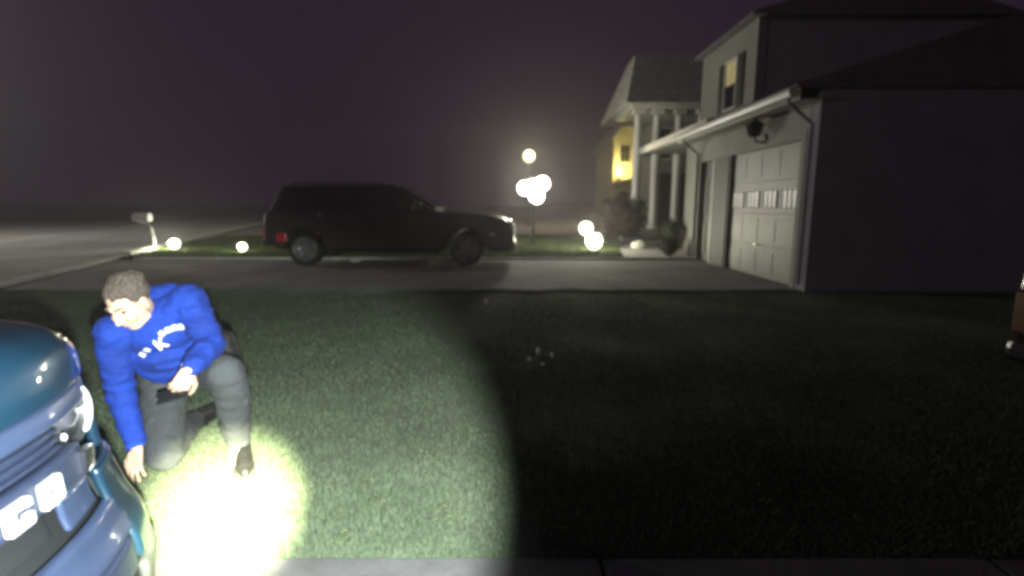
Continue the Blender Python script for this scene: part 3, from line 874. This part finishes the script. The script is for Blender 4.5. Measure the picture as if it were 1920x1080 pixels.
for i, ch in enumerate('BRONCO'):
    lw, lh = .070, .066
    uc = -.215 + i * .106               # left to right as one faces the nose
    bm = bmesh.new()
    for (a, b, c, d) in glyph_strokes(ch):
        p = [front(uc - lw / 2 + lw * q, .626 + lh * r_, .002) for q, r_ in ((a, b), (c, b), (c, d), (a, d))]
        n_ = front(uc, .66, .016) - front(uc, .66, .002)
        bm_poly(p, n_, bm)
    lt = obj('letter', bm, M_LETTER, B)
# headlamps
for s in (1, -1):
    uc, zc = U(.575), .762
    c0 = front(s * uc, zc, -.042)
    ax = (front(s * uc, zc, .02) - front(s * uc, zc, -.02)).normalized()
    ax = Vector((1.0, s * .30, .04)).normalized()
    hl = obj('headlamp', bm_lathe(c0, ax, [(-.04, .090), (.018, .090), (.022, .087), (.020, .083), (.0, .080)], 32, close=False), M_PLASD, B, smooth=True)
    obj('reflector', bm_lathe(c0, ax, [(-.03, .03), (-.028, .06), (.0, .080)], 32), M_LENS, hl, smooth=True)
    obj('lens', bm_lathe(c0, ax, [(-.02, .045), (.006, .045), (.016, .036), (.020, .018), (.021, 0)], 24), M_LENS, hl, smooth=True)
    # bright C-shaped running lamp along the outer side
    dd, u_, w_ = frame_of(ax)
    up_ = Vector((0, 0, 1)); up_ = (up_ - ax * up_.dot(ax)).normalized()
    out_ = up_.cross(ax) * (1 if up_.cross(ax).y * s > 0 else -1)
    pth = [c0 + ax * .024 + (out_ * math.cos(a) + up_ * math.sin(a)) * .076 for a in lin(-1.15, .95, 18)]
    obj('running_lamp', bm_tube(pth, [.004] + [.0085] * 16 + [.004], 8), M_DRL, hl)
    obj('running_lamp', bm_tube([c0 + ax * .024 + out_ * .025, c0 + ax * .024 + out_ * .07], .006, 8), M_DRL, hl)
    # small square fog lamp below
    ft = front(s * .50, .655, .012)
    fx_ = (front(s * .50, .655, .02) - front(s * .50, .655, 0)).normalized()
    fl = obj('fog_lamp', bm_lathe(ft - fx_ * .02, fx_, [(0, .044), (.022, .044), (.024, .041), (.018, .040)], 4), M_CHROME, B)
    obj('lens', bm_lathe(ft - fx_ * .018, fx_, [(.004, .040), (.014, .038)], 4), M_LENS, fl)
    obj('washer_jet', bm_ball(front(s * .43, .752, .0), (.008, .006, .010), 10), M_DRL, B, smooth=True)
# bonnet
HP = [(0, .852), (.004, .895), (.018, .945), (.05, .987), (.11, 1.018), (.22, 1.037), (.5, 1.06), (.95, 1.08)]
HD = catmull(HP, 6)
def hood(a, q):
    i = q * (len(HD) - 1)
    d = float(np.interp(i, range(len(HD)), HD[:, 0]))
    z = float(np.interp(i, range(len(HD)), HD[:, 1]))
    y = a * .735
    x = float(np.interp(abs(y), PC[:, 0], PC[:, 1]))
    round_ = abs(a) ** 8 * .055 * min(1, d / .05)
    bulge = .012 * min(1, d / .2) * (1 if abs(a) < .55 else max(0, 1 - (abs(a) - .55) / .08))
    return Vector((-1.158 + x * max(.15, 1 - d / 1.2) - d, CY + y, z - round_ + bulge))
hb = solid(grid(hood, lin(-1, 1, 49), lin(0, 1, len(HD))), (-.03, 0, -.035))
obj('bonnet', hb, M_PAINT, B, smooth=True)
# fenders, doors, cabin, tail
for s in (1, -1):
    prof = [(-1.62, .608), (-1.58, .70), (-1.55, .93), (-2.15, 1.0), (-4.9, 1.0), (-5.0, .9), (-5.02, .5), (-4.95, .32)]
    ar = lambda cx: [(cx + .41 * math.cos(a), .34 + .41 * math.sin(a)) for a in lin(math.pi, .0, 11)]
    prof += [(-4.85, .30)] + ar(-4.40) + ar(-2.02)[0:9]
    y0, y1 = (CY + s * .69, CY + s * .762)
    obj('side_panel', bm_poly([(x, y0, z) for x, z in prof], (0, y1 - y0, 0)), M_PAINT, B, bevel=.02, seg=2)
    for cx in (-4.40, -2.02):
        wheel(B, cx, CY + s * .66, s, r=.34, w=.22, rim=.22, spokes=5)
        pth = [(cx + .42 * math.cos(a), CY + s * .755, .34 + .42 * math.sin(a)) for a in lin(.1, math.pi - .1, 16)]
        obj('arch_cladding', bm_tube(pth, .03, 8), M_TRIMG, B)
    m_ = obj('mirror', bm_ball((-2.55, CY + s * .90, 1.12), (.08, .12, .09), 14), M_PAINT, B, smooth=True)
    obj('mirror_arm', bm_tube([(-2.55, CY + s * .76, 1.06), (-2.55, CY + s * .86, 1.10)], .02, 8), M_BLACKM, m_)
    for u0, u1 in ((-4.75, -4.05), (-3.98, -3.30), (-3.23, -2.58)):
        obj('side_window', bm_poly([(u0, CY + s * .735, 1.06), (u1, CY + s * .735, 1.06), (u1 - (.3 if u1 > -2.7 else 0), CY + s * .655, 1.46), (u0, CY + s * .655, 1.46)], (0, s * .01, .004)), M_CARGL, B)
    for x0 in (-3.9, -3.1):
        obj('door_handle', bm_tube([(x0 - .09, CY + s * .765, .93), (x0 - .07, CY + s * .79, .935), (x0 + .07, CY + s * .79, .935), (x0 + .09, CY + s * .765, .93)], .011, 8), M_BLACKM, B)
    obj('tail_lamp', bm_box(-5.04, -4.96, min(CY + s * .55, CY + s * .74), max(CY + s * .55, CY + s * .74), .72, .95), M_RED, B, bevel=.02)
cbn = bmesh.new()
lo = [cbn.verts.new(p) for p in ((-4.98, CY - .73, .99), (-2.05, CY - .73, 1.04), (-2.05, CY + .73, 1.04), (-4.98, CY + .73, .99))]
hi = [cbn.verts.new(p) for p in ((-4.85, CY - .63, 1.56), (-2.85, CY - .63, 1.58), (-2.85, CY + .63, 1.58), (-4.85, CY + .63, 1.56))]
cbn.faces.new(lo[::-1]); cbn.faces.new(hi)
for i in range(4):
    cbn.faces.new((lo[i], lo[(i + 1) % 4], hi[(i + 1) % 4], hi[i]))
obj('cabin', cbn, M_PAINT, B, bevel=.04, seg=3)
obj('windscreen', bm_poly([(-2.12, CY - .64, 1.08), (-2.12, CY + .64, 1.08), (-2.80, CY + .56, 1.53), (-2.80, CY - .56, 1.53)], (.02, 0, .03)), M_CARGL, B)
obj('underbody', bm_box(-4.9, -1.5, CY - .55, CY + .55, .26, .62), M_VOID, B)
obj('tailgate', bm_box(-5.03, -4.97, CY - .68, CY + .68, .45, 1.0), M_PAINT, B, bevel=.02)

# ------------------------------------------------------------------ the kneeling person
def capsule(p0, p1, r0, r1, bm, seg=14):
    p0, p1 = Vector(p0), Vector(p1)
    d = (p1 - p0)
    L_ = d.length
    prof = [(-r0 * math.cos(a), r0 * math.sin(a)) for a in lin(0, math.pi / 2, 5)]
    prof += [(L_ + r1 * math.sin(a), r1 * math.cos(a)) for a in lin(0, math.pi / 2, 5)]
    prof[0] = (prof[0][0], 0)
    prof[-1] = (prof[-1][0], 0)
    bm_lathe(p0, d, prof, seg, bm)
def chain(pts, rads, bm, seg=14):
    for (a, b), (r0, r1) in zip(zip(pts, pts[1:]), zip(rads, rads[1:])):
        capsule(a, b, r0, r1, bm, seg)
def melt(bm, voxel, it=4, fac=.5):
    """fuse overlapping closed shapes into one continuous skin"""
    me = bpy.data.meshes.new('tmp')
    bmesh.ops.recalc_face_normals(bm, faces=bm.faces)
    bm.to_mesh(me); bm.free()
    o = bpy.data.objects.new('tmp', me)
    COL.objects.link(o)
    r_ = o.modifiers.new('r', 'REMESH'); r_.mode = 'VOXEL'; r_.voxel_size = voxel; r_.use_smooth_shade = True
    s = o.modifiers.new('s', 'SMOOTH'); s.iterations = it; s.factor = fac
    dg = bpy.context.evaluated_depsgraph_get()
    new = bpy.data.meshes.new_from_object(o.evaluated_get(dg))
    bpy.data.objects.remove(o)
    return new
def wrinkle(me, amp, scale, stretch=(1, 1, 1), seed=0):
    off = Vector((seed * 3.1, seed * 1.7, seed))
    ns = [v.normal.copy() for v in me.vertices]
    for v, n in zip(me.vertices, ns):
        p = Vector((v.co.x * stretch[0], v.co.y * stretch[1], v.co.z * stretch[2])) * scale + off
        k = noise.noise(p)
        k = (1 - abs(k) * 2.2) * .6 + noise.noise(p * 2.3) * .4
        v.co = v.co + n * amp * k
    return me
V = Vector
shR, elR, wrR = V((-1.965, 2.46, .745)), V((-2.005, 2.50, .415)), V((-1.895, 2.425, .150))
shL, elL, wrL = V((-1.675, 2.60, .875)), V((-1.525, 2.52, .668)), V((-1.520, 2.315, .595))
pel, chest, neck = V((-1.90, 2.84, .46)), V((-1.835, 2.585, .715)), V((-1.835, 2.49, .855))
hipR, kneeR, ankR = V((-1.985, 2.80, .42)), V((-1.79, 2.47, .085)), V((-1.93, 2.93, .07))
hipL, kneeL, ankL = V((-1.80, 2.84, .44)), V((-1.432, 2.46, .535)), V((-1.475, 2.60, .085))
head = V((-1.805, 2.375, .905))
hf = V((-.10, -.80, -.52)).normalized()               # where the face looks: down at the ground
hu = V((-.06, 0, 1)); hu = (hu - hf * hu.dot(hf)).normalized()
hr_ = hf.cross(hu)
HM = Matrix((hr_, hf, hu)).transposed()               # local x right, y forward, z up
def hp(x, y, z):
    return head + HM @ V((x, y, z))

body = bmesh.new()
# head: skull, face, jaw, nose, brow, cheeks, ears, lips
bm_ball(hp(0, -.015, .030), (.076, .096, .092), 20, body, HM)
bm_ball(hp(0, .018, -.030), (.062, .070, .085), 20, body, HM)
bm_ball(hp(0, .050, -.092), (.034, .030, .026), 14, body, HM)
chain([hp(0, .088, .018), hp(0, .106, -.030)], [.009, .014], body, 10)
for s in (-1, 1):
    bm_ball(hp(s * .012, .098, -.032), (.010, .010, .008), 10, body, HM)
    bm_ball(hp(s * .036, .066, -.030), (.026, .024, .024), 12, body, HM)
    chain([hp(s * .012, .084, .030), hp(s * .048, .070, .028)], [.009, .008], body, 8)
    bm_ball(hp(s * .076, -.008, -.006), (.010, .020, .034), 12, body, HM)
    capsule(hp(s * .050, .010, -.075), hp(s * .015, .055, -.095), .018, .018, body, 10)
bm_ball(hp(0, .084, -.060), (.024, .010, .007), 10, body, HM)
bm_ball(hp(0, .080, -.070), (.020, .010, .007), 10, body, HM)
chain([hp(0, -.035, -.04), neck, chest.lerp(neck, .6) + V((0, .03, 0))], [.052, .056, .06], body)
# trunk and limbs (mostly under the clothes)
chain([pel, chest + V((0, .05, -.02)), neck - V((0, -.05, .07))], [.10, .09, .06], body)
chain([shR, elR, wrR + V((-.01, .01, .05)), wrR], [.055, .043, .034, .027], body)
chain([shL, elL, wrL], [.055, .043, .027], body)
chain([chest + V((0, .05, 0)), shR], [.07, .05], body); chain([chest + V((0, .05, 0)), shL], [.07, .05], body)
chain([pel, hipR, kneeR, ankR], [.11, .085, .06, .042], body)
chain([pel, hipL, kneeL, ankL], [.11, .085, .06, .042], body)
chain([ankR, ankR + V((0, .04, -.01)), ankR + V((0, .12, -.02))], [.04, .035, .02], body)
chain([ankL, ankL + V((.02, -.10, -.045))], [.04, .028], body)
def hand(wrist, d, n, side, curls, spread, bm, scale=1.0, bends=None):
    """d: direction of the palm, n: back of the hand, side: +1 thumb on d x n side"""
    d = d.normalized(); n = (n - d * n.dot(d)).normalized(); t = d.cross(n) * side
    k = scale
    for q in (-.030, -.010, .010, .030):
        capsule(wrist + d * .010 * k + t * q * .7 * k, wrist + d * .088 * k + t * q * 1.05 * k, .0135 * k, .0115 * k, bm, 10)
    lens = (.078, .086, .080, .062)                    # index to little
    for i, L_ in enumerate(lens):
        base = wrist + d * (.090 - .004 * abs(i - 1)) * k + t * (.031 - .0207 * i) * k
        ang = 0.0
        p = base
        dirv = (d + t * spread * (1.5 - i)).normalized()
        r0 = .0100 * k
        for j, seg in enumerate((.45, .30, .25)):
            ang += curls[i] * (1.0, 1.15, .8)[j]
            v = (dirv * math.cos(ang) - n * math.sin(ang)).normalized()
            q = p + v * L_ * seg * 1.12 * k
            capsule(p, q, r0, r0 * .90, bm, 10)
            p, r0 = q, r0 * .90
    b = wrist + d * .028 * k + t * .028 * k
    m1 = b + (d * .62 + t * .62 - n * .30).normalized() * .046 * k
    m2 = m1 + (d * .88 + t * .18 - n * .40).normalized() * .034 * k
    m3 = m2 + (d * .95 - t * .05 - n * .45).normalized() * .026 * k
    chain([b, m1, m2, m3], [.0165 * k, .0125 * k, .0112 * k, .0092 * k], bm, 10)
hand(wrR, V((.10, -.42, -.72)), V((-.1, -.75, .55)), 1, (.22, .16, .20, .26), .10, body, .95)
hand(wrL, V((-.40, -.28, -.86)), V((.55, -.72, -.05)), -1, (.62, .66, .70, .74), .03, body, 1.0)
person = obj('person', melt(body, .0042, 2), M_SKIN, smooth=True)
tag(person, 'person in a blue sweatshirt kneeling on the lawn, one hand on the ground', 'person')
ORG[person.name] = V((0, 0, 0))
for s in (-1, 1):
    obj('eye', bm_ball(hp(s * .031, .0745, .008), (.012, .009, .007), 10, rot=HM), M_EYE, person, smooth=True)
    obj('eyebrow', bm_tube([hp(s * .014, .0925, .032), hp(s * .034, .0855, .039), hp(s * .054, .070, .034)], [.003, .0045, .002], 6), M_HAIR, person)
obj('lips', bm_ball(hp(0, .0865, -.064), (.022, .0085, .0085), 10, rot=HM), M_LIP, person, smooth=True)
# hair: short cap over the crown, thinner at the temples
hb_ = bmesh.new()
bm_ball(hp(0, -.026, .044), (.083, .098, .090), 24, hb_, HM)
for i in range(160):
    a, b_ = random.uniform(0, 6.28), random.uniform(.0, 1.25)
    d = V((math.sin(b_) * math.cos(a), math.sin(b_) * math.sin(a) - .1, math.cos(b_)))
    p = V((d.x * .082, -.026 + d.y * .096, .044 + d.z * .089))
    if p.y > .055 and p.z < .085: continue
    c = hp(*p)
    e = hp(p.x * 1.05, p.y * 1.04 + .012, p.z * 1.03 - .004)
    capsule(c, e, .010, .006, hb_, 6)
for v in hb_.verts:                                    # keep the face and the ears free
    l = HM.inverted() @ (v.co - head)
    if l.y > .05 and l.z < .058: v.co += HM @ V((0, -.05, .012))
    if l.z < -.02: v.co += HM @ V((0, .0, -.02 - l.z))
obj('hair', melt(hb_, .005, 1), M_HAIR, person, smooth=True)

# sweatshirt -------------------------------------------------------
sw_ = bmesh.new()
rot_t = (chest - pel).to_track_quat('Z', 'Y').to_matrix()
for p, rad in ((pel + V((.015, -.035, .02)), (.185, .165, .10)), (pel.lerp(chest, .35) + V((.01, -.03, .01)), (.19, .170, .12)), (pel.lerp(chest, .7) + V((0, -.02, 0)), (.195, .160, .13)), (chest + V((0, -.005, .03)), (.195, .140, .13))):
    bm_ball(p, rad, 20, sw_, rot_t)
chain([chest + V((-.05, 0, .03)), shR, shR.lerp(elR, .35), elR, elR.lerp(wrR, .55), wrR + V((-.012, .008, .045))], [.105, .080, .070, .060, .051, .041], sw_, 16)
chain([chest + V((.05, .01, .06)), shL, shL.lerp(elL, .4), elL, elL.lerp(wrL, .5), wrL + (elL - wrL).normalized() * .03], [.105, .082, .072, .062, .055, .044], sw_, 16)
chain([chest + V((0, 0, .07)), neck + V((0, .015, -.03))], [.10, .068], sw_)
# hood of the sweatshirt lying behind the neck
chain([shR.lerp(neck, .55) + V((0, .09, .05)), neck + V((0, .12, .03)), shL.lerp(neck, .55) + V((0, .07, .05))], [.045, .06, .045], sw_)
sme = wrinkle(wrinkle(melt(sw_, .007, 6), .013, 7.5, (1, 1, 2.0), 1), .0055, 19, (1, 1, 1.6), 4)
shirt = obj('sweatshirt', sme, M_SHIRT, person, smooth=True)
def cuff(c, d, r_, h, m, name):
    return obj(name, bm_lathe(c, d, [(-h / 2, r_ * .9), (-h / 2, r_), (-h * .2, r_ * 1.06), (h * .2, r_ * 1.06), (h / 2, r_), (h / 2, r_ * .9)], 22, close=False), m, shirt, smooth=True)
cuff(wrR + (wrR - elR).normalized() * -.028, wrR - elR, .042, .05, M_RIB, 'cuff')
cuff(wrL + (wrL - elL).normalized() * -.022, wrL - elL, .040, .03, M_PRINT, 'cuff')['label'] = 'white shirt cuff showing at the raised wrist'
# chest print: an arc of small pale characters and an emblem, laid on the cloth
deps = bpy.context.evaluated_depsgraph_get()
from mathutils.bvhtree import BVHTree
tree = BVHTree.FromPolygons([v.co.copy() for v in sme.vertices], [tuple(p.vertices) for p in sme.polygons])
CAMP = V((0, 0, CAM_H))
_th = math.atan(155 / 960); _c, _s = math.cos(_th), math.sin(_th)
def on_cloth(px, py):
    a, b = (px - 960) / 960, -(py - 540) / 960
    d = V((a, _c + b * _s, -_s + b * _c)).normalized()
    h_ = tree.ray_cast(CAMP, d)
    return (h_[0], h_[1]) if h_[0] is not None else (None, None)
arc = [(268, 664), (276, 655), (285, 645), (294, 634), (304, 625), (315, 618), (327, 615), (339, 613)]
for i, (px, py) in enumerate(arc):
    if i in (2, 3): continue
    c, n = on_cloth(px, py)
    if c is None: continue
    q0, _ = on_cloth(*arc[max(0, i - 1)]); q1, _ = on_cloth(*arc[min(len(arc) - 1, i + 1)])
    if q0 is None or q1 is None: continue
    t = (q1 - q0); t = (t - n * t.dot(n)).normalized(); w = n.cross(t)
    bm = bmesh.new()
    for a0, a1, b0_, b1_ in ((-.012, -.006, -.014, .014), (-.012, .011, .006, .014), (-.012, .011, -.014, -.006), (.004, .011, -.014, .014)) if i % 2 else ((-.012, .010, .006, .014), (-.012, -.004, -.014, .014), (-.012, .010, -.004, .002), (.004, .011, -.014, .003)):
        bm_poly([c + t * x + w * y + n * .003 for x, y in ((a0, b0_), (a1, b0_), (a1, b1_), (a0, b1_))], n * .003, bm)
    obj('print_mark', bm, M_PRINT, shirt)
c, n = on_cloth(302, 643)
if c is not None:
    t = V((1, 0, .5)); t = (t - n * t.dot(n)).normalized(); w = n.cross(t)
    bm = bmesh.new()
    for pl in ([(-.026, -.030), (-.012, -.030), (-.012, .030), (-.026, .030)], [(-.012, -.006), (.012, .030), (.028, .030), (.002, .0), (.028, -.030), (.012, -.030)]):
        bm_poly([c + t * x + w * y + n * .003 for x, y in pl], n * .003, bm)
    obj('print_emblem', bm, M_PRINT, shirt)

# trousers ---------------------------------------------------------
tr = bmesh.new()
bm_ball(pel + V((.01, -.01, -.01)), (.165, .15, .135), 18, tr)
chain([hipR, hipR.lerp(kneeR, .5), kneeR + V((0, 0, .005)), kneeR.lerp(ankR, .5) + V((0, 0, .012)), ankR + V((0, 0, .005))], [.118, .100, .082, .072, .056], tr, 18)
chain([hipL, hipL.lerp(kneeL, .5), kneeL, kneeL.lerp(ankL, .35) + V((.008, .01, 0)), kneeL.lerp(ankL, .72), kneeL.lerp(ankL, .90)], [.118, .102, .084, .080, .070, .060], tr, 18)
tme = wrinkle(wrinkle(melt(tr, .0075, 6), .010, 7, (1, 1, 1.8), 2), .004, 19, (1, 1, 1), 5)
obj('trousers', tme, M_TROU, person, smooth=True)
# shoes and sock
def shoe(heel, toe, upv, name='shoe'):
    f = (toe - heel).normalized()
    r_ = f.cross(upv).normalized()
    u2 = r_.cross(f)
    bm = bmesh.new()
    for t, rad, z in ((.0, .040, .045), (.06, .042, .055), (.12, .044, .044), (.15, .046, .040), (.18, .048, .036), (.21, .046, .034), (.235, .042, .032), (.265, .030, .028)):
        bm_ball(heel + f * t + u2 * z, (rad, .045, z * .95), 14, bm, Matrix((r_, f, u2)).transposed())
    o = obj(name, melt(bm, .005, 12), M_SHOE, person, smooth=True)
    out = [(-.036, -.035), (.036, -.035), (.043, .08), (.052, .19), (.044, .255), (.018, .285), (-.018, .285), (-.044, .255), (-.052, .19), (-.040, .08)]
    obj('sole', bm_poly([heel + r_ * x + f * y - u2 * .004 for x, y in out], u2 * .022), M_SOLE, o, bevel=.004)
    return o
shoe(ankL + V((.0, .035, -.075)), ankL + V((.14, -.22, -.075)), V((0, 0, 1)))
shoe(ankR + V((0, .03, .03)), ankR + V((0, .28, .0)), V((0, .05, -1)).normalized())
obj('sock', bm_lathe(kneeL.lerp(ankL, .88), ankL - kneeL, [(0, .048), (.03, .052), (.07, .050), (.085, .046)], 18, close=False), M_SOCK, person, smooth=True)
obj('hip_lump', melt((lambda b: (chain([V((-1.655, 2.84, .60)), V((-1.635, 2.86, .50))], [.065, .06], b), b)[1])(bmesh.new()), .008, 6), M_SHOE, person, smooth=True)['label'] = 'black lump at the hip behind the elbow'  # rounded black shape set behind the elbow

# dark phone held in the raised hand
palm = wrL + V((-.40, -.28, -.86)).normalized() * .095
pd = V((-.86, -.22, -.20)).normalized()
pn = V((.05, -.62, .62)); pn = (pn - pd * pn.dot(pd)).normalized(); pw = pd.cross(pn)
pc = palm + V((-.030, .000, -.028))
def plate(c, l, w, t, m, name, parent, bev):
    bm = bm_poly([c + pd * a + pw * b - pn * t / 2 for a, b in ((-l / 2, -w / 2), (l / 2, -w / 2), (l / 2, w / 2), (-l / 2, w / 2))], pn * t)
    return obj(name, bm, m, parent, bevel=bev, seg=2)
ph = plate(pc, .135, .066, .010, M_SHOE, 'phone', None, .003)
tag(ph, 'dark slim phone held in the kneeling person\'s raised hand', 'phone')
ORG[ph.name] = V((0, 0, 0))
plate(pc + pn * .0062, .126, .059, .0016, M_GLASS, 'screen', ph, 0)
obj('camera_lens', bm_ball(pc + pd * .066 - pn * .004, .007, 8), M_DRL, ph)

# ------------------------------------------------------------------ thin haze added for the glow round the lamps
hz = bm_box(-70, 70, -10, 90, -1.1, 14)
hz = obj('haze', hz, M_VOID)
hm = bpy.data.materials.new('glow_haze')
hm.use_nodes = True
hm.node_tree.nodes.clear()
ho = hm.node_tree.nodes.new('ShaderNodeOutputMaterial')
hv = hm.node_tree.nodes.new('ShaderNodeVolumePrincipled')
hv.inputs['Color'].default_value = (0.9, 0.88, 0.92, 1)
hv.inputs['Density'].default_value = 0.0034
hv.inputs['Anisotropy'].default_value = 0.75
hm.node_tree.links.new(hv.outputs[0], ho.inputs['Volume'])
hz.data.materials[0] = hm
tag(hz, 'thin haze added for the glow round the lamps', 'haze', kind='stuff')
